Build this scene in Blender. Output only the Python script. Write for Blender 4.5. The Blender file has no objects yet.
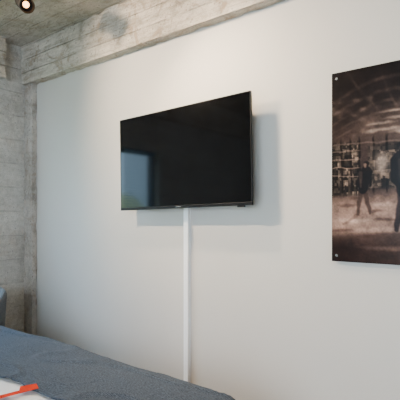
import bpy, bmesh, math, random
import numpy as np
from mathutils import Vector, Matrix, noise
random.seed(4)
sc = bpy.context.scene
COL = sc.collection

# ------------------------------------------------------------ helpers
def add_obj(name, me, mats=(), parent=None, loc=(0,0,0), rot=(0,0,0), smooth=False):
    o = bpy.data.objects.new(name, me)
    COL.objects.link(o)
    for m in mats: me.materials.append(m)
    o.location = loc; o.rotation_euler = rot
    if parent: o.parent = parent
    if smooth:
        for p in me.polygons: p.use_smooth = True
    return o

def empty(name, loc, label, cat, rot=(0,0,0)):
    o = bpy.data.objects.new(name, None); COL.objects.link(o)
    o.location = loc; o.rotation_euler = rot
    o.empty_display_size = .1
    o["label"] = label; o["category"] = cat
    return o

def tag(o, label, cat):
    o["label"] = label; o["category"] = cat; return o

def bm_box(bm, lo, hi, bevel=0, seg=2):
    r = bmesh.ops.create_cube(bm, size=1)
    vs = r['verts']
    for v in vs:
        v.co = Vector([(lo[i]+hi[i])/2 + v.co[i]*(hi[i]-lo[i]) for i in range(3)])
    if bevel:
        es = list({e for v in vs for e in v.link_edges})
        bmesh.ops.bevel(bm, geom=es, offset=bevel, segments=seg, profile=.5, affect='EDGES')

def box(name, lo, hi, mat, parent=None, bevel=0, seg=2, loc=(0,0,0), rot=(0,0,0), smooth=False):
    bm = bmesh.new(); bm_box(bm, lo, hi, bevel, seg)
    me = bpy.data.meshes.new(name); bm.to_mesh(me); bm.free()
    return add_obj(name, me, [mat], parent, loc, rot, smooth)

def rough_box(name, lo, hi, mat, cell=.02, amp=.004, chip=.012, ridge=0):
    """cast concrete block: subdivided, edges slightly chipped and uneven"""
    bm = bmesh.new(); bm_box(bm, lo, hi)
    for ax in range(3):
        L=hi[ax]-lo[ax]; n=max(1,int(L/cell))
        n=min(n,220)
        for k in range(1,n):
            p=[0,0,0]; p[ax]=lo[ax]+L*k/n; no=[0,0,0]; no[ax]=1
            bmesh.ops.bisect_plane(bm,geom=bm.verts[:]+bm.edges[:]+bm.faces[:],plane_co=p,plane_no=no)
    for v in bm.verts:
        c=v.co.copy(); onface=sum(1 for i in range(3) if abs(c[i]-lo[i])<1e-5 or abs(c[i]-hi[i])<1e-5)
        nrm=Vector([(-1 if abs(c[i]-lo[i])<1e-5 else 1 if abs(c[i]-hi[i])<1e-5 else 0) for i in range(3)])
        d=amp*(noise.noise(c*6)-.3)
        if ridge: d-=ridge*abs(noise.noise(Vector((c.x*1.5,0,c.z*22))))
        if onface>=2: d-=chip*max(0,noise.noise(c*14+Vector((3,1,7)))+noise.noise(c*40)*.6)
        v.co=c+nrm.normalized()*min(d,.001)
    me = bpy.data.meshes.new(name); bm.to_mesh(me); bm.free()
    return add_obj(name, me, [mat])

def bm_lathe(bm, prof, n=32, M=Matrix()):
    rings=[]
    for r,z in prof:
        rings.append([bm.verts.new(M @ Vector((r*math.cos(2*math.pi*i/n), r*math.sin(2*math.pi*i/n), z))) for i in range(n)])
    for a,b in zip(rings, rings[1:]):
        for i in range(n):
            bm.faces.new((a[i],a[(i+1)%n],b[(i+1)%n],b[i]))
    for ring,flip in ((rings[0],True),(rings[-1],False)):
        bm.faces.new(ring[::-1] if flip else ring)

def lathe(name, prof, mat, parent=None, n=32, loc=(0,0,0), rot=(0,0,0), M=Matrix()):
    bm = bmesh.new(); bm_lathe(bm, prof, n, M)
    bmesh.ops.recalc_face_normals(bm, faces=bm.faces)
    me = bpy.data.meshes.new(name); bm.to_mesh(me); bm.free()
    o = add_obj(name, me, [mat], parent, loc, rot, True)
    try: me.set_sharp_from_angle(angle=math.radians(40))
    except Exception: pass
    return o

# ------------------------------------------------------------ materials
def new_mat(name, col=(.5,.5,.5), rough=.5, metal=0, spec=.5):
    m = bpy.data.materials.new(name); m.use_nodes = True
    b = m.node_tree.nodes["Principled BSDF"]
    b.inputs["Base Color"].default_value = (*col,1)
    b.inputs["Roughness"].default_value = rough
    b.inputs["Metallic"].default_value = metal
    b.inputs["Specular IOR Level"].default_value = spec
    return m, m.node_tree, b

def N(nt, t, **kw):
    n = nt.nodes.new(t)
    for k,v in kw.items(): setattr(n,k,v)
    return n

def noise_node(nt, vec, scale, detail=4, rough=.5, dist=0):
    n = N(nt,"ShaderNodeTexNoise")
    n.inputs["Scale"].default_value=scale; n.inputs["Detail"].default_value=detail
    n.inputs["Roughness"].default_value=rough; n.inputs["Distortion"].default_value=dist
    nt.links.new(vec, n.inputs["Vector"]); return n.outputs["Fac"]

def ramp(nt, fac, stops):
    r = N(nt,"ShaderNodeValToRGB")
    els = r.color_ramp.elements
    while len(els)<len(stops): els.new(.5)
    for e,(p,c) in zip(els,stops):
        e.position=p; e.color=(*c,1)
    nt.links.new(fac, r.inputs["Fac"]); return r.outputs["Color"]

def mathn(nt, op, a, b=None):
    n = N(nt,"ShaderNodeMath", operation=op)
    for i,x in enumerate((a,b)):
        if x is None: continue
        if isinstance(x,(int,float)): n.inputs[i].default_value=x
        else: nt.links.new(x, n.inputs[i])
    return n.outputs[0]

def mixc(nt, fac, a, b, mode='MIX'):
    n = N(nt,"ShaderNodeMix", data_type='RGBA', blend_type=mode)
    if isinstance(fac,(int,float)): n.inputs[0].default_value=fac
    else: nt.links.new(fac,n.inputs[0])
    for i,x in ((6,a),(7,b)):
        if isinstance(x,tuple): n.inputs[i].default_value=(*x,1)
        else: nt.links.new(x,n.inputs[i])
    return n.outputs[2]

def bump(nt, b, h, strength=.3, dist=.01):
    n = N(nt,"ShaderNodeBump"); n.inputs["Strength"].default_value=strength
    n.inputs["Distance"].default_value=dist
    nt.links.new(h,n.inputs["Height"]); nt.links.new(n.outputs[0], b.inputs["Normal"])

def simple(name, col, rough=.5, metal=0, var=.12, scale=30, spec=.5, bstr=0):
    m,nt,b = new_mat(name,col,rough,metal,spec)
    tc = N(nt,"ShaderNodeTexCoord").outputs["Object"]
    f = noise_node(nt,tc,scale,5)
    c = ramp(nt,f,[(.3,tuple(x*(1-var) for x in col)),(.7,tuple(min(1,x*(1+var)) for x in col))])
    nt.links.new(c,b.inputs["Base Color"])
    if bstr: bump(nt,b,f,bstr,.004)
    return m

def concrete(name, axis, spacing, base, dark, light, line=.35, seed=0, patch=.5, grain=(1,1,1), lw=.06, streak=0, along=(1,1,1)):
    """raw concrete: cloudy tone, board grain, patches, pits and faint board joints"""
    m,nt,b = new_mat(name,base,.85,0,.25)
    tc0 = N(nt,"ShaderNodeTexCoord").outputs["Object"]
    mp = N(nt,"ShaderNodeMapping"); mp.inputs["Location"].default_value=(seed,seed*.7,seed*1.3)
    nt.links.new(tc0,mp.inputs["Vector"]); tc=mp.outputs[0]
    mg = N(nt,"ShaderNodeMapping"); mg.inputs["Scale"].default_value=grain
    nt.links.new(tc,mg.inputs["Vector"]); tg=mg.outputs[0]
    big = noise_node(nt,tc,3.0,7,.62,.6)
    mid = noise_node(nt,tg,12,9,.72,.3)
    fine = noise_node(nt,tc,110,4,.65)
    k = mathn(nt,'ADD',mathn(nt,'MULTIPLY',big,.45),mathn(nt,'MULTIPLY',mid,.55))
    c = ramp(nt,k,[(.39,dark),(.48,base),(.57,light)])
    f2 = ramp(nt,fine,[(.3,(.75,.75,.75)),(.65,(1,1,1))])
    c = mixc(nt,1,c,f2,'MULTIPLY')
    if streak:   # board grain running lengthwise
        ms = N(nt,"ShaderNodeMapping"); ms.inputs["Scale"].default_value=along
        nt.links.new(tc,ms.inputs["Vector"])
        st = noise_node(nt,ms.outputs[0],7,6,.7,.2)
        c = mixc(nt,streak,c,ramp(nt,st,[(.40,(.56,.53,.49)),(.50,(.9,.9,.9)),(.62,(1.08,1.08,1.07))]),'MULTIPLY')
    pn = noise_node(nt,tc,5.0,8,.7,1.0)
    pm = ramp(nt,pn,[(.54,(0,0,0)),(.62,(1,1,1))])
    c = mixc(nt,mathn(nt,'MULTIPLY',pm,patch),c,(dark[0]*.95,dark[1]*.82,dark[2]*.70))
    sp = N(nt,"ShaderNodeSeparateXYZ"); nt.links.new(tc0,sp.inputs[0])
    wob = mathn(nt,'MULTIPLY',noise_node(nt,tc,5,3),.012)
    a = mathn(nt,'ADD',sp.outputs[axis],wob)
    fr = mathn(nt,'FRACT',mathn(nt,'DIVIDE',a,spacing))
    d = mathn(nt,'ABSOLUTE',mathn(nt,'SUBTRACT',fr,.5))
    ln = ramp(nt,d,[(.0,(1,1,1)),(lw,(0,0,0))])
    ln = mathn(nt,'MULTIPLY',ln,ramp(nt,noise_node(nt,tc,4,3),[(.4,(.2,.2,.2)),(.55,(1,1,1))]))
    c = mixc(nt,mathn(nt,'MULTIPLY',ln,line),c,tuple(x*.55 for x in dark))
    cell = mathn(nt,'FLOOR',mathn(nt,'ADD',mathn(nt,'DIVIDE',a,spacing),.5))
    wn = N(nt,"ShaderNodeTexWhiteNoise",noise_dimensions='1D'); nt.links.new(cell,wn.inputs["W"])
    c = mixc(nt,1,c,ramp(nt,wn.outputs["Value"],[(0,(.85,.85,.85)),(1,(1,1,1))]),'MULTIPLY')
    vo = N(nt,"ShaderNodeTexVoronoi"); vo.inputs["Scale"].default_value=36; nt.links.new(tc,vo.inputs["Vector"])
    pit = mathn(nt,'LESS_THAN',vo.outputs["Distance"],.25)
    pit = mathn(nt,'MULTIPLY',pit,mathn(nt,'GREATER_THAN',mid,.53))
    c = mixc(nt,mathn(nt,'MULTIPLY',pit,.6),c,tuple(x*.5 for x in dark))
    nt.links.new(c,b.inputs["Base Color"])
    h = mathn(nt,'ADD',mid,mathn(nt,'MULTIPLY',fine,.25))
    h = mathn(nt,'SUBTRACT',h,mathn(nt,'MULTIPLY',ln,.9*line))
    h = mathn(nt,'SUBTRACT',h,mathn(nt,'MULTIPLY',pm,.35))
    h = mathn(nt,'SUBTRACT',h,mathn(nt,'MULTIPLY',pit,.6))
    bump(nt,b,h,.75,.02)
    return m

def plaster():
    m,nt,b = new_mat("painted_plaster",(.72,.70,.68),.75,0,.25)
    tc = N(nt,"ShaderNodeTexCoord").outputs["Object"]
    f = noise_node(nt,tc,1.4,4); g = noise_node(nt,tc,120,4)
    c = ramp(nt,f,[(.3,(.585,.545,.495)),(.7,(.62,.58,.53))])
    nt.links.new(c,b.inputs["Base Color"]); bump(nt,b,g,.12,.003)
    return m

def fabric(name, c1, c2, scale=260, bstr=.5, sheen=.1, lo=.42, hi=.64, ns=60, det=7):
    m,nt,b = new_mat(name,c1,.95,0,.15)
    b.inputs["Sheen Weight"].default_value=sheen; b.inputs["Sheen Roughness"].default_value=.5
    tc = N(nt,"ShaderNodeTexCoord").outputs["Object"]
    w1 = N(nt,"ShaderNodeTexWave",bands_direction='X'); w2 = N(nt,"ShaderNodeTexWave",bands_direction='Y')
    for w in (w1,w2):
        w.inputs["Scale"].default_value=scale/6; w.inputs["Distortion"].default_value=1.5
        w.inputs["Detail"].default_value=2; nt.links.new(tc,w.inputs["Vector"])
    wv = mathn(nt,'MULTIPLY',mathn(nt,'ADD',w1.outputs["Fac"],w2.outputs["Fac"]),.5)
    mp = N(nt,"ShaderNodeMapping"); mp.inputs["Scale"].default_value=(1,1.8,1); nt.links.new(tc,mp.inputs["Vector"])
    f = noise_node(nt,mp.outputs[0],ns,det,.8)
    k = mathn(nt,'ADD',mathn(nt,'MULTIPLY',wv,.2),mathn(nt,'MULTIPLY',f,.8))
    c = ramp(nt,k,[(lo,c1),(hi,c2)])
    nt.links.new(c,b.inputs["Base Color"]); bump(nt,b,k,bstr,.004)
    return m

def emis(name, col, s):
    m,nt,b = new_mat(name,col,.4)
    b.inputs["Emission Color"].default_value=(*col,1); b.inputs["Emission Strength"].default_value=s
    return m

M_beam = concrete("board_concrete_beam",2,.115,(.66,.58,.485),(.41,.345,.275),(.80,.715,.61),.6,3,.7,(.8,1.8,1.8),.06,.55,(.4,3,5))
M_wall = plaster()
M_lwall= concrete("board_concrete_wall",2,.21,(.68,.635,.575),(.55,.505,.45),(.77,.725,.665),.45,8,.25,(2,2,2),.04,.2,(2,.6,4))
M_col  = concrete("concrete_column_surface",2,.42,(.56,.495,.43),(.38,.33,.28),(.68,.61,.54),.2,14,.55,(2,2,1.3))
M_ceil = concrete("board_concrete_ceiling",1,.16,(.58,.505,.42),(.40,.34,.275),(.69,.61,.52),.5,5,.4,(.9,2,1),.05)
M_floor= simple("floor_screed",(.26,.235,.21),.5,0,.2,6)
M_black= simple("black_plastic",(.008,.008,.009),.5,0,.2,80,.2)
M_bezel= simple("dark_plastic_bezel",(.005,.0055,.007),.45,0,.1,80,.15)
M_white= simple("white_pvc",(.97,.96,.95),.3,0,.01,40)
M_chrome=simple("brushed_steel",(.6,.6,.6),.25,1,.1,80)
M_lampb= simple("lamp_black_metal",(.008,.007,.007),.6,0,.2,60,.2)
M_wood = simple("dark_wood",(.10,.06,.035),.5,0,.35,14)
M_frame= simple("window_frame_paint",(.05,.05,.055),.5,0,.1,30)
M_blanket = fabric("blue_grey_wool",(.007,.011,.019),(.115,.140,.178),bstr=.85,ns=115,det=3,lo=.34,hi=.68,sheen=.06)
M_linen= fabric("white_linen",(.80,.77,.74),(.88,.86,.83),500,.15)
M_matt = fabric("mattress_ticking",(.6,.6,.6),(.7,.7,.7),400,.2)
M_chair= fabric("charcoal_upholstery",(.09,.09,.09),(.15,.152,.155),400)
M_orange=simple("orange_card",(.62,.032,.004),.8,0,.06,20,.05)
M_paper= simple("white_card",(.88,.87,.84),.5,0,.04,20)
M_lens = emis("warm_lens",(1.0,.50,.18),9)
M_slat = simple("blind_slat",(.07,.25,.40),.5,0,.05,20)

# ------------------------------------------------------------ room shell
XL,XR,YB,ZC = -3.745, 2.6, -4.8, 2.82
def struct(o): o["kind"]="structure"; return o
struct(box("wall_back",(XL-.2,0,0),(XR+.2,.2,ZC),M_wall))
struct(box("floor",(XL-.2,YB-.2,-.1),(XR+.2,.2,0),M_floor))
struct(box("ceiling",(XL-.2,YB-.2,ZC),(XR+.2,.2,ZC+.15),M_ceil))
struct(box("wall_right",(XR,YB,0),(XR+.2,0,ZC),M_wall))
WY0,WY1,WZ0,WZ1 = -1.90,-.62,.80,2.08
def wall_with_hole(name, axis, plane, thick, a0,a1, h, mat):
    bm=bmesh.new()
    def bx(p,q,z0,z1):
        if axis=='x': bm_box(bm,(min(plane,plane+thick),p,z0),(max(plane,plane+thick),q,z1))
        else: bm_box(bm,(p,min(plane,plane+thick),z0),(q,max(plane,plane+thick),z1))
    bx(a0,h[0],0,ZC); bx(h[1],a1,0,ZC); bx(h[0],h[1],0,h[2]); bx(h[0],h[1],h[3],ZC)
    me=bpy.data.meshes.new(name); bm.to_mesh(me); bm.free()
    return struct(add_obj(name,me,[mat]))
wall_with_hole("wall_left",'x',XL,-.2,YB,0,(WY0,WY1,WZ0,WZ1),M_lwall)
BW=(-1.9,1.9,.6,2.5)
wall_with_hole("wall_front",'y',YB,-.2,XL-.2,XR+.2,BW,M_wall)
def window(name, axis, c0, c1, h, mid=True):
    bm=bmesh.new(); t=.04
    def bx(p,q,z0,z1):
        if axis=='x': bm_box(bm,(c0,p,z0),(c1,q,z1))
        else: bm_box(bm,(p,c0,z0),(q,c1,z1))
    a0,a1,z0,z1=h
    bx(a0,a0+t,z0,z1); bx(a1-t,a1,z0,z1); bx(a0+t,a1-t,z0,z0+t); bx(a0+t,a1-t,z1-t,z1)
    if mid:
        m_=(a0+a1)/2; bx(m_-t/2,m_+t/2,z0+t,z1-t)
    me=bpy.data.meshes.new(name); bm.to_mesh(me); bm.free()
    return struct(add_obj(name,me,[M_frame]))
window("window_1",'x',XL-.14,XL-.08,(WY0,WY1,WZ0,WZ1),False)
window("window_2",'y',YB-.14,YB-.08,BW)
# beam, column, side beam
o=rough_box("wall_beam",(XL,-.08,2.478),(.8,0,ZC),M_beam,.02,.005,.018,.004)
tag(o,"raw board-marked grey concrete beam running above the white wall","beam")
o=rough_box("corner_column",(XL,-.05,0),(-3.615,0,2.478),M_col,.03,.004,.010); tag(o,"raw grey concrete column in the corner beside the white wall","column")
o=rough_box("side_beam",(XL,-4.75,2.48),(XL+.10,-.27,ZC),M_beam,.03,.004,.012); tag(o,"raw concrete beam running along the concrete side wall","beam")

# blind in window
bl = empty("window_blind",(XL-.03,-1.61,0),"blue venetian blind covering part of the window","window blind")
bm=bmesh.new()
for i in range(40):
    z=.86+i*.030
    bmesh.ops.create_cube(bm,size=1,matrix=Matrix.Translation((0,0,z))@Matrix.Rotation(math.radians(40),4,'Y')@Matrix.Diagonal((.018,.46,.0015,1)))
me=bpy.data.meshes.new("slats"); bm.to_mesh(me); bm.free(); add_obj("slats",me,[M_slat],bl)
box("headrail",(-.02,-.24,2.035),(.02,.24,2.07),M_slat,bl,.003)

# ------------------------------------------------------------ television
tv = empty("television",(-1.852,-.11,1.674),"large flat black television wall-mounted above a white cable duct","television",(0,math.radians(-1.1),0))
W,H=1.068,.626
hw,hh=W/2,H/2
box("back_cover",(-hw+.008,.008,-hh+.008),(hw-.008,.026,hh-.008),M_black,tv,.004)
box("rear_housing",(-hw*.75,.026,-hh*.85),(hw*.75,.06,hh*.35),M_black,tv,.01)
bm=bmesh.new()
b=.005
bm_box(bm,(-hw,-.003,hh-b),(hw,.010,hh),.001); bm_box(bm,(-hw,-.003,-hh+b),(-hw+b,.010,hh-b),.001)
bm_box(bm,(hw-b,-.003,-hh+b),(hw,.010,hh-b),.001); bm_box(bm,(-hw,-.005,-hh),(hw,.010,-hh+.018),.002)
me=bpy.data.meshes.new("bezel"); bm.to_mesh(me); bm.free(); add_obj("bezel",me,[M_bezel],tv)
m,nt,bs=new_mat("screen_glass",(.004,.004,.005),.07,0,.36)
tc=N(nt,"ShaderNodeTexCoord").outputs["Object"]; nt.links.new(ramp(nt,noise_node(nt,tc,3,2),[(0,(.0008,.0008,.0010)),(1,(.0016,.0016,.002))]),bs.inputs["Base Color"])
box("screen",(-hw+b,-.002,-hh+.018),(hw-b,.008,hh-b),m,tv)
o=box("logo_badge",(-.022,-.0065,-hh+.007),(.022,-.004,-hh+.011),M_chrome,tv); o["label"]="small silver logo badge"
box("sensor",(hw-.10,-.003,-hh-.010),(hw-.05,.008,-hh+.001),M_black,tv,.002)
box("wall_bracket",(-.22,.058,-.2),(.22,.108,.1),M_black,tv,.003)

# cable duct
o=box("cable_duct",(-.0185,-.028,0),(.0185,0,1.375),M_white,None,.001,1,(-1.862,0,0)); tag(o,"white plastic cable duct running down the wall below the television","cable duct")

# ------------------------------------------------------------ poster
PW,PH=1.32,.94
px0,pz1=-.9003,2.024
po = empty("wall_print",(px0+PW/2,-.012,pz1-PH/2),"dark glossy photographic print of figures in a dim hall","picture")
step=.0026
nx=int(PW/step); nz=int(PH/step)
X,Y=np.meshgrid(np.linspace(0,PW,nx+1),np.linspace(0,PH,nz+1))   # metres, Y from top
def vnoise(fx,fy,seed):
    r=np.random.RandomState(seed); g=r.rand(int(PH*fy)+3,int(PW*fx)+3)
    gx=X*fx; gy=Y*fy; ix=gx.astype(int); iy=gy.astype(int); u=gx-ix; v=gy-iy
    u=u*u*(3-2*u); v=v*v*(3-2*v)
    return (g[iy,ix]*(1-u)+g[iy,ix+1]*u)*(1-v)+(g[iy+1,ix]*(1-u)+g[iy+1,ix+1]*u)*v
def ss(a,b,x):
    t=np.clip((x-a)/(b-a),0,1); return t*t*(3-2*t)
C=np.zeros(X.shape+(3,))
def S(r,g,b): return (np.array([r,g,b])/255.)
def over(mask,col,a=1.0):
    global C
    k=(mask*a)[...,None]; C=C*(1-k)+np.array(col)*k
WX=X+.014*(vnoise(9,9,21)-.5)+.006*(vnoise(40,40,22)-.5); WYY=Y+.014*(vnoise(8,10,23)-.5)+.006*(vnoise(40,40,24)-.5)
top=S(32,27,27); midc=S(66,55,51); low=S(152,131,121); bot=S(54,42,38)
g1=ss(.10,.40,WYY)[...,None]; g2=ss(.57,.68,WYY)[...,None]; g3=ss(.74,.90,WYY)[...,None]
C=top*(1-g1)+midc*g1; C=C*(1-g2)+low*g2; C=C*(1-g3)+bot*g3
def ell(cx,cy,rx,ry,col,a,soft=.3):
    q=np.sqrt(((WX-cx)/rx)**2+((WYY-cy)/ry)**2); over(1-ss(1-soft,1+soft,q),col,a)
# dim curved roof: bowed overhead bands, faint ribs, broken glints
for k in range(11):
    ang=-1.45+k*.27; d=np.abs((WX-.40)*math.cos(ang)+(WYY-.45)*math.sin(ang))
    over((1-ss(.001,.012,d))*(1-ss(.26,.36,Y))*vnoise(16,16,30+k)**2,S(104,90,83),.4)
for i,yy in enumerate((.07,.13,.18,.225,.26)):
    w_=.016-.002*i
    over((1-ss(.002,w_,np.abs(WYY-yy-.9*(X-.30)**2)))*(.1+.8*vnoise(22,6,50+i)**1.5),S(112,98,90),.45)
over(vnoise(26,40,77)**4*(1-ss(.3,.36,Y))*ss(.08,.2,Y),S(150,134,124),.6)
ell(.26,.29,.13,.06,S(110,95,87),.5,.8)
for dx,dy,rx,ry in ((-.03,.0,.05,.006),(.05,-.02,.05,.006),(.0,.03,.06,.007),(-.07,.035,.03,.007),(.07,.045,.05,.008),(.03,-.05,.05,.005)):
    ell(.27+dx,.28+dy,rx,ry,S(200,186,175),.55,.9)
for cx in (.66,.98,1.22): ell(cx,.28,.07,.02,S(130,114,106),.5,.8)
def cells(sx,sy,seed):
    c_=((np.floor(WX/sx)+np.floor(WYY/sy)*7.3+seed)*12.9898); return np.modf(np.abs(np.sin(c_)*43758.5))[0]
sf=(1-ss(.13,.15,X))*ss(.34,.37,Y)*(1-ss(.60,.63,Y)); cv=.5*cells(.026,.03,1)+.5*cells(.009,.012,2)
for k in range(3): C[...,k]=C[...,k]*(1-sf*.85)+sf*.85*(.04+.62*cv**2.0*(1-.10*k))
for x_ in (.0,.05,.095,.14,.21,.27): over((1-ss(.003,.007,np.abs(WX-x_)))*ss(.32,.36,Y)*(1-ss(.58,.62,Y)),S(22,17,16),.85)
for y_ in (.40,.44,.48,.52): over((1-ss(.001,.004,np.abs(WYY-y_)))*(1-ss(.13,.15,X)),S(170,150,137),.5)
sf=ss(.17,.19,X)*ss(.36,.40,Y)*(1-ss(.57,.60,Y)); cv2=.5*cells(.035,.045,5)+.5*cells(.012,.016,6)
for k in range(3): C[...,k]=C[...,k]*(1-sf*.8)+sf*.8*(.06+.55*cv2**1.8*(1-.11*k))
over((1-ss(.0,.008,np.abs(WYY-.365))),S(145,128,117),.4)
ell(.245,.46,.028,.050,S(214,200,190),.5,.6)
ell(.27,.84,.20,.05,S(66,51,46),.65,.5); ell(.24,.78,.15,.012,S(200,178,165),.5,.7)
ell(.12,.73,.08,.010,S(212,192,180),.5,.8); ell(.30,.865,.14,.009,S(150,128,117),.45,.8)
ell(.24,.66,.05,.008,S(196,176,165),.5,.8)
for i,(cx,cy,w_) in enumerate(((.08,.66,.04),(.22,.69,.03),(.26,.73,.05),(.05,.78,.05),(.18,.81,.04),(.11,.63,.02))):
    ell(cx,cy,w_,.007,S(68,53,48),.55,.7)
ell(.02,.90,.16,.09,S(36,27,26),.7,.6)
ell(.9,.82,.3,.05,S(90,70,62),.6,.4)
def cap(x0,y0,x1,y1,r0,r1,col,a=1):
    dx,dy=x1-x0,y1-y0; t=np.clip(((WX-x0)*dx+(WYY-y0)*dy)/(dx*dx+dy*dy+1e-9),0,1)
    d=np.sqrt((WX-x0-t*dx)**2+(WYY-y0-t*dy)**2)-(r0+(r1-r0)*t)
    over(1-ss(-.004,.005,d),col,a)
def figure(x,y,h,col,lean=0,stride=.1,leg=None,w=1,a=.95,skin=None,la=None):
    leg=leg if leg is not None else col; la=a if la is None else la
    cap(x-stride*h*.5,y,x-.02*h,y-h*.48,.022*h*w,.05*h*w,leg,la); cap(x+stride*h*.6,y-.01*h,x+.02*h,y-h*.48,.022*h*w,.05*h*w,leg,la)
    cap(x,y-h*.44,x+lean,y-h*.78,.085*h*w,.095*h*w,col,a)
    cap(x-.08*h*w+lean,y-h*.78,x-.11*h*w,y-h*.55,.035*h,.03*h,col,a); cap(x-.11*h*w,y-h*.55,x-.04*h*w,y-h*.46,.03*h,.022*h,col,a)
    cap(x+.08*h*w+lean,y-h*.78,x+.13*h*w,y-h*.5,.035*h,.025*h,col,a)
    cap(x+lean*1.1,y-h*.88,x+lean*1.3,y-h*.93,.03*h,.05*h,col,a)
    if skin is not None:
        cap(x+lean-.012*h,y-h*.875,x+lean-.012*h,y-h*.91,.02*h,.03*h,skin,.75)
        cap(x-.04*h*w,y-h*.48,x-.05*h*w,y-h*.76,.015*h,.035*h,skin*.75,.4)
figure(.156,.70,.255,S(26,22,23),.016,.22,S(72,58,54),1.1,.95,S(160,136,122),.85)
cap(.13,.70,.06,.75,.007,.004,S(100,82,74),.5)
figure(.350,.78,.42,S(18,15,17),-.014,.18,S(36,28,30),1.15,.92,S(84,70,64),.85)
figure(.66,.72,.3,S(24,20,22),.005,.2)
figure(.74,.70,.27,S(34,28,28),-.004,.15)
figure(1.08,.75,.33,S(22,18,20),.004,.25)
nn=.66+.66*(.4*vnoise(12,12,1)+.35*vnoise(40,40,2)+.25*vnoise(150,150,3))
C=np.clip(C*nn[...,None],0,1)
lin=np.where(C<=.04045,C/12.92,((C+.055)/1.055)**2.4)
lin=np.clip(lin,0,1)**1.15*np.array([.98,.87,.81])
verts=np.stack([X-PW/2,np.zeros_like(X),PH/2-Y],-1).reshape(-1,3)
idx=np.arange((nx+1)*(nz+1)).reshape(nz+1,nx+1)
faces=np.stack([idx[:-1,:-1],idx[1:,:-1],idx[1:,1:],idx[:-1,1:]],-1).reshape(-1,4)
me=bpy.data.meshes.new("printed_image")
me.vertices.add(len(verts)); me.vertices.foreach_set("co",verts.astype(np.float32).ravel())
me.loops.add(faces.size); me.loops.foreach_set("vertex_index",faces.astype(np.int32).ravel())
me.polygons.add(len(faces)); me.polygons.foreach_set("loop_start",(np.arange(len(faces))*4).astype(np.int32))
me.update(calc_edges=True); me.validate()
ca=me.color_attributes.new("print","FLOAT_COLOR","POINT")
rgba=np.concatenate([lin.reshape(-1,3),np.ones((len(verts),1))],1).astype(np.float32)
ca.data.foreach_set("color",rgba.ravel())
m,nt,bs=new_mat("glossy_print",(.2,.2,.2),.3,0,.15)
at=N(nt,"ShaderNodeAttribute"); at.attribute_name="print"
nt.links.new(at.outputs["Color"],bs.inputs["Base Color"])
add_obj("printed_image",me,[m],po,(0,-.0085,0))
box("panel",(-PW/2,-.008,-PH/2),(PW/2,0,PH/2),M_black,po)
first=None
for sx in (-1,1):
    for sz in (-1,1):
        if first is None:
            first=lathe("fixing_stud",[(.002,0),(.007,0),(.007,.004),(.005,.006),(.001,.006)],M_chrome,po,20,rot=(math.radians(90),0,0))
            s=first
        else:
            s=first.copy(); COL.objects.link(s)
        s.location=(sx*(PW/2-.025),-.0086,sz*(PH/2-.03))
for sx in (-1,1):
    s=box("standoff",(-.01,-.002,-.3),(.01,.012,.3),M_black,po,loc=(sx*.5,.0,0))

# ------------------------------------------------------------ bed
BX0,BX1,BY0,BY1=-3.08,-.960,-2.78,-.680
ROOT=((BX0+BX1)/2,(BY0+BY1)/2,0)
bed=empty("bed",ROOT,"double bed with dark wooden frame under blue-grey throw","bed")
hx,hy=(BX1-BX0)/2,(BY1-BY0)/2
box("bed_frame",(-hx+.04,-hy,.14),(hx-.04,hy-.04,.28),M_wood,bed,.01)
box("mattress",(-hx+.03,-hy+.03,.28),(hx-.03,hy-.03,.53),M_matt,bed,.05,4,smooth=True)
box("headboard",(-hx,-hy-.07,0),(hx,-hy,1.05),M_chair,bed,.02,3)
lg=None
for sx in (-1,1):
    for sy in (-1,1):
        if lg is None: lg=lathe("leg",[(.02,0),(.028,.14)],M_wood,bed,20); s=lg
        else: s=lg.copy(); COL.objects.link(s)
        s.location=(sx*(hx-.12),sy*(hy-.12),0)

def drape(name, mat, top, r, a0,a1,b0,b1, st, thick, fold=0):
    """cloth laid over the bed; (a,b) flat cloth coordinates"""
    ix0,ix1,iy0,iy1=BX0+r,BX1-r,BY0+r,BY1-r
    na=int((a1-a0)/st); nb=int((b1-b0)/st)
    bm=bmesh.new(); g=[]
    for j in range(nb+1):
        row=[]
        for i in range(na+1):
            a=a0+(a1-a0)*i/na; b_=b0+(b1-b0)*j/nb
            cx=min(max(a,ix0),ix1); cy=min(max(b_,iy0),iy1)
            d=Vector((a-cx,b_-cy)); L=d.length
            dr=d/L if L>1e-6 else Vector((0,0))
            if L<r*math.pi/2: out=r*math.sin(L/r); drop=r*(1-math.cos(L/r)); hang=0
            else:
                hang=L-r*math.pi/2; out=r; drop=r+hang
            s=a+b_
            out+=hang*.10*(.5+.5*math.sin(s*17+2*math.sin(s*5)))
            z=top-drop
            k=max(0,1-L/.2)
            w=.010*noise.noise(Vector((a*2.2,b_*3.2,1)))+.003*noise.noise(Vector((a*6,b_*7+a*3,5)))+.001*noise.noise(Vector((a*18,b_*14,9)))
            if fold:   # soft folds of the loose throw
                q=noise.noise(Vector((a*1.5+b_*1.0,b_*4.0-a*.8,20)))
                q2=noise.noise(Vector((a*3-b_*2,b_*6+a*1.5,40)))
                w+=fold*math.exp(-(q/.05)**2)+.3*fold*math.exp(-(q2/.05)**2)
                w+=.5*fold
            e=max(0,min(1,(a-(BX1-.42))/.42)); sh=-.015*e*e
            z+=(w)*max(k,.3)+sh
            yy=cy+dr.y*out
            if fold and j<3: yy+=.012*noise.noise(Vector((a*7,0,4)))
            row.append(bm.verts.new((cx+dr.x*out-ROOT[0],yy-ROOT[1],z)))
        g.append(row)
    for j in range(nb):
        for i in range(na):
            bm.faces.new((g[j][i],g[j][i+1],g[j+1][i+1],g[j+1][i]))
    me=bpy.data.meshes.new(name); bm.to_mesh(me); bm.free()
    o=add_obj(name,me,[mat],None,ROOT,(0,0,0),True)
    md=o.modifiers.new("thick","SOLIDIFY"); md.thickness=thick; md.offset=-1
    return o
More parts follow.
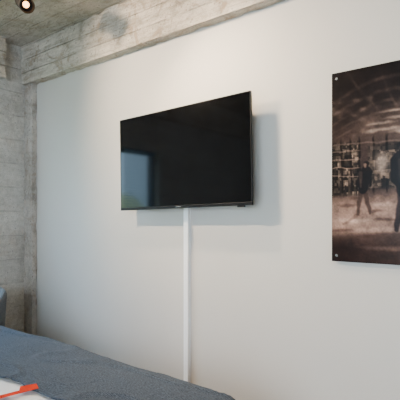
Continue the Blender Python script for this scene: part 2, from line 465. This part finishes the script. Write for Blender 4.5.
o=drape("duvet",M_linen,.590,.08,BX0-.24,BX1+.24,BY0+.1,BY1+.22,.02,.02); tag(o,"white linen duvet spread over the bed","duvet")
o=drape("throw_blanket",M_blanket,.602,.08,BX0-.30,BX1+.30,-1.205,BY1+.30,.011,.008,.010); tag(o,"blue-grey woven wool throw across the foot of the bed","blanket")
# leaflets
def card(name,pts,z,mat,label):
    bm=bmesh.new(); 
    cx=sum(p[0] for p in pts)/len(pts); cy=sum(p[1] for p in pts)/len(pts)
    lo=[bm.verts.new((p[0]-cx,p[1]-cy,(p[2] if len(p)>2 else 0))) for p in pts]
    hi=[bm.verts.new((p[0]-cx,p[1]-cy,(p[2] if len(p)>2 else 0)+.0006)) for p in pts]
    bm.faces.new(lo[::-1]); bm.faces.new(hi)
    n=len(pts)
    for i in range(n): bm.faces.new((lo[i],lo[(i+1)%n],hi[(i+1)%n],hi[i]))
    bmesh.ops.recalc_face_normals(bm,faces=bm.faces)
    me=bpy.data.meshes.new(name); bm.to_mesh(me); bm.free()
    return tag(add_obj(name,me,[mat],None,(cx,cy,z)),label,"card")
card("paper_card",[(-1.80,-1.42),(-1.67,-1.39),(-1.705,-1.28),(-1.83,-1.30)],.596,M_paper,"white paper card lying beside an orange card on the duvet")
card("orange_card",[(-1.740,-1.38,0),(-1.705,-1.37,0),(-1.668,-1.245,.006),(-1.640,-1.195,.015),(-1.690,-1.175,.016),(-1.728,-1.225,.010),(-1.700,-1.245,.006)],.600,M_orange,"orange card tag lying at the edge of the throw")

# ------------------------------------------------------------ chair
ch=empty("armchair",(-3.475,-.625,0),"charcoal upholstered tub chair between bed and concrete wall","chair")
bm=bmesh.new(); n=28; prof=[]
R=.24; t=.05
for i in range(n+1):
    a=math.radians(-10+200*i/n)   # open toward -y
    k=math.sin(max(0,min(math.pi,a)))
    topz=.61+.14*k**.8
    ring_=[]
    for (rr,zz) in ((R-.02,.36),(R+.002,topz-.03),(R-.01,topz-.006),(R-t/2,topz),(R-t+.01,topz-.008),(R-t,topz-.035),(R-t,.36)):
        ring_.append(bm.verts.new((rr*math.cos(a),rr*math.sin(a),zz)))
    prof.append(ring_)
for p,q in zip(prof,prof[1:]):
    for j in range(7): bm.faces.new((p[j],q[j],q[(j+1)%7],p[(j+1)%7]))
bm.faces.new(prof[0]); bm.faces.new(prof[-1][::-1])
bmesh.ops.recalc_face_normals(bm,faces=bm.faces)
me=bpy.data.meshes.new("backrest"); bm.to_mesh(me); bm.free(); add_obj("backrest",me,[M_chair],ch,smooth=True)
lathe("seat",[(.01,.36),(.18,.36),(.188,.38),(.188,.43),(.17,.455),(.1,.462),(.01,.463)],M_chair,ch,36)
lathe("seat_base",[(.01,.33),(.225,.33),(.23,.345),(.225,.36),(.01,.36)],M_chair,ch,36)
lg=None
for sx in (-1,1):
    for sy in (-1,1):
        if lg is None: lg=lathe("leg",[(.011,0),(.017,.33)],M_wood,ch,16); s=lg
        else: s=lg.copy(); COL.objects.link(s)
        s.location=(sx*.14,sy*.14,0)

# ------------------------------------------------------------ track and spotlights
for ty in (-.667,-1.5):  # second track is unseen, added to carry the extra wall lamp
    o=box("lighting_track",(-1.6,-.017,-.03),(1.6,.017,0),M_lampb,None,.002,loc=(-1.6,ty,ZC)); tag(o,"black lighting track on the concrete ceiling","lighting track")
def spot(x,y,aim,label,power,size=110,soft=.05,drop=0,k=1):
    e=empty("track_spotlight",(x,y,ZC-.03),label,"spotlight"); e["group"]="ceiling track spotlights"
    box("adapter",(-.04,-.015,-.025),(.04,.015,0),M_lampb,e,.002)
    lathe("stem",[(.006,-.075-drop),(.006,-.025)],M_lampb,e,16)
    d=Vector(aim).normalized(); q=Vector((0,0,1)).rotation_difference(d)
    c=Vector((0,0,-.11-drop)); Mx=Matrix.Translation(c)@q.to_matrix().to_4x4()@Matrix.Scale(k,4)
    lathe("lamp_housing",[(.012,-.085),(.036,-.08),(.040,-.07),(.040,.065),(.038,.066),(.034,.030),(.01,.029)],M_lampb,e,36,M=Mx)
    lathe("lens",[(.001,.0295),(.017,.0295),(.017,.033),(.001,.037)],M_lens,e,30,M=Mx)
    L=bpy.data.lights.new("spot_bulb",'SPOT'); L.energy=power; L.color=(1,.79,.56); L.spot_size=math.radians(size); L.spot_blend=1; L.shadow_soft_size=soft
    lo=bpy.data.objects.new("spot_bulb",L); COL.objects.link(lo); lo.parent=e
    lo.location=c+d*.08*k; lo.rotation_euler=Vector((0,0,-1)).rotation_difference(d).to_euler()
spot(-2.66,-.667,(.95,-.30,-.62),"black cylindrical track spotlight with warm glowing lens",8,110,.05,.016,1.15)
spot(-1.86,-.667,(.35,.42,-.85),"added out-of-view track spotlight washing the wall",130,125,.06)
spot(-2.95,-1.5,(1.75,1.45,-.8),"added out-of-view track spotlight washing the wall",360,110,.05)  # added unseen lamp: evens the wall light and throws the television shadow rightward

# ------------------------------------------------------------ outside + light
o=box("lawn",(-30,-14,-3.2),(-4.6,14,-3.0),simple("grass",(.55,.56,.10),.9,0,.3,2)); tag(o,"green lawn outside the window","lawn")
bm=bmesh.new()
for i in range(40):
    yv=-9+i*.5
    bmesh.ops.create_icosphere(bm,subdivisions=2,radius=.75,matrix=Matrix.Translation((-12+random.uniform(-.3,.3),yv,1.35+random.uniform(-.3,.3)))@Matrix.Diagonal((1,1,1.4,1)))
bm_box(bm,(-12.6,-9.2,-3.0),(-11.6,10.8,1.3))
me=bpy.data.meshes.new("hedge"); bm.to_mesh(me); bm.free()
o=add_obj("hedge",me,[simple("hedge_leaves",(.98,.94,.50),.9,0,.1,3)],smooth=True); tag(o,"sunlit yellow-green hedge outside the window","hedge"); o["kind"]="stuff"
def area(name,loc,rot,sx,sy,power,col):
    L=bpy.data.lights.new(name,'AREA'); L.shape='RECTANGLE'; L.size=sx; L.size_y=sy; L.energy=power; L.color=col
    o=bpy.data.objects.new(name,L); COL.objects.link(o); o.location=loc; o.rotation_euler=rot; return o
area("daylight_side",(XL-.9,(WY0+WY1)/2,2.9),(0,math.radians(-58),0),1.6,1.4,210,(.55,.78,1))
area("daylight_rear",(0,YB-.6,1.9),(math.radians(80),0,0),3.6,2.2,135,(1,.98,.97))
w=bpy.data.worlds.new("sky"); sc.world=w; w.use_nodes=True
nt=w.node_tree; bg=nt.nodes["Background"]
tc=N(nt,"ShaderNodeTexCoord").outputs["Generated"]; sp=N(nt,"ShaderNodeSeparateXYZ"); nt.links.new(tc,sp.inputs[0])
c=ramp(nt,sp.outputs[2],[(0,(.50,.78,1)),(.5,(.45,.66,.95))]); nt.links.new(c,bg.inputs["Color"]); bg.inputs["Strength"].default_value=8

# ------------------------------------------------------------ camera
cam=bpy.data.cameras.new("camera"); co=bpy.data.objects.new("camera",cam); COL.objects.link(co)
cam.sensor_width=36; cam.lens=40.5; cam.shift_y=.045
co.location=(0,-2.2,1.3); co.rotation_euler=(math.radians(90),0,math.radians(38.78))
cam.clip_start=.02
sc.camera=co
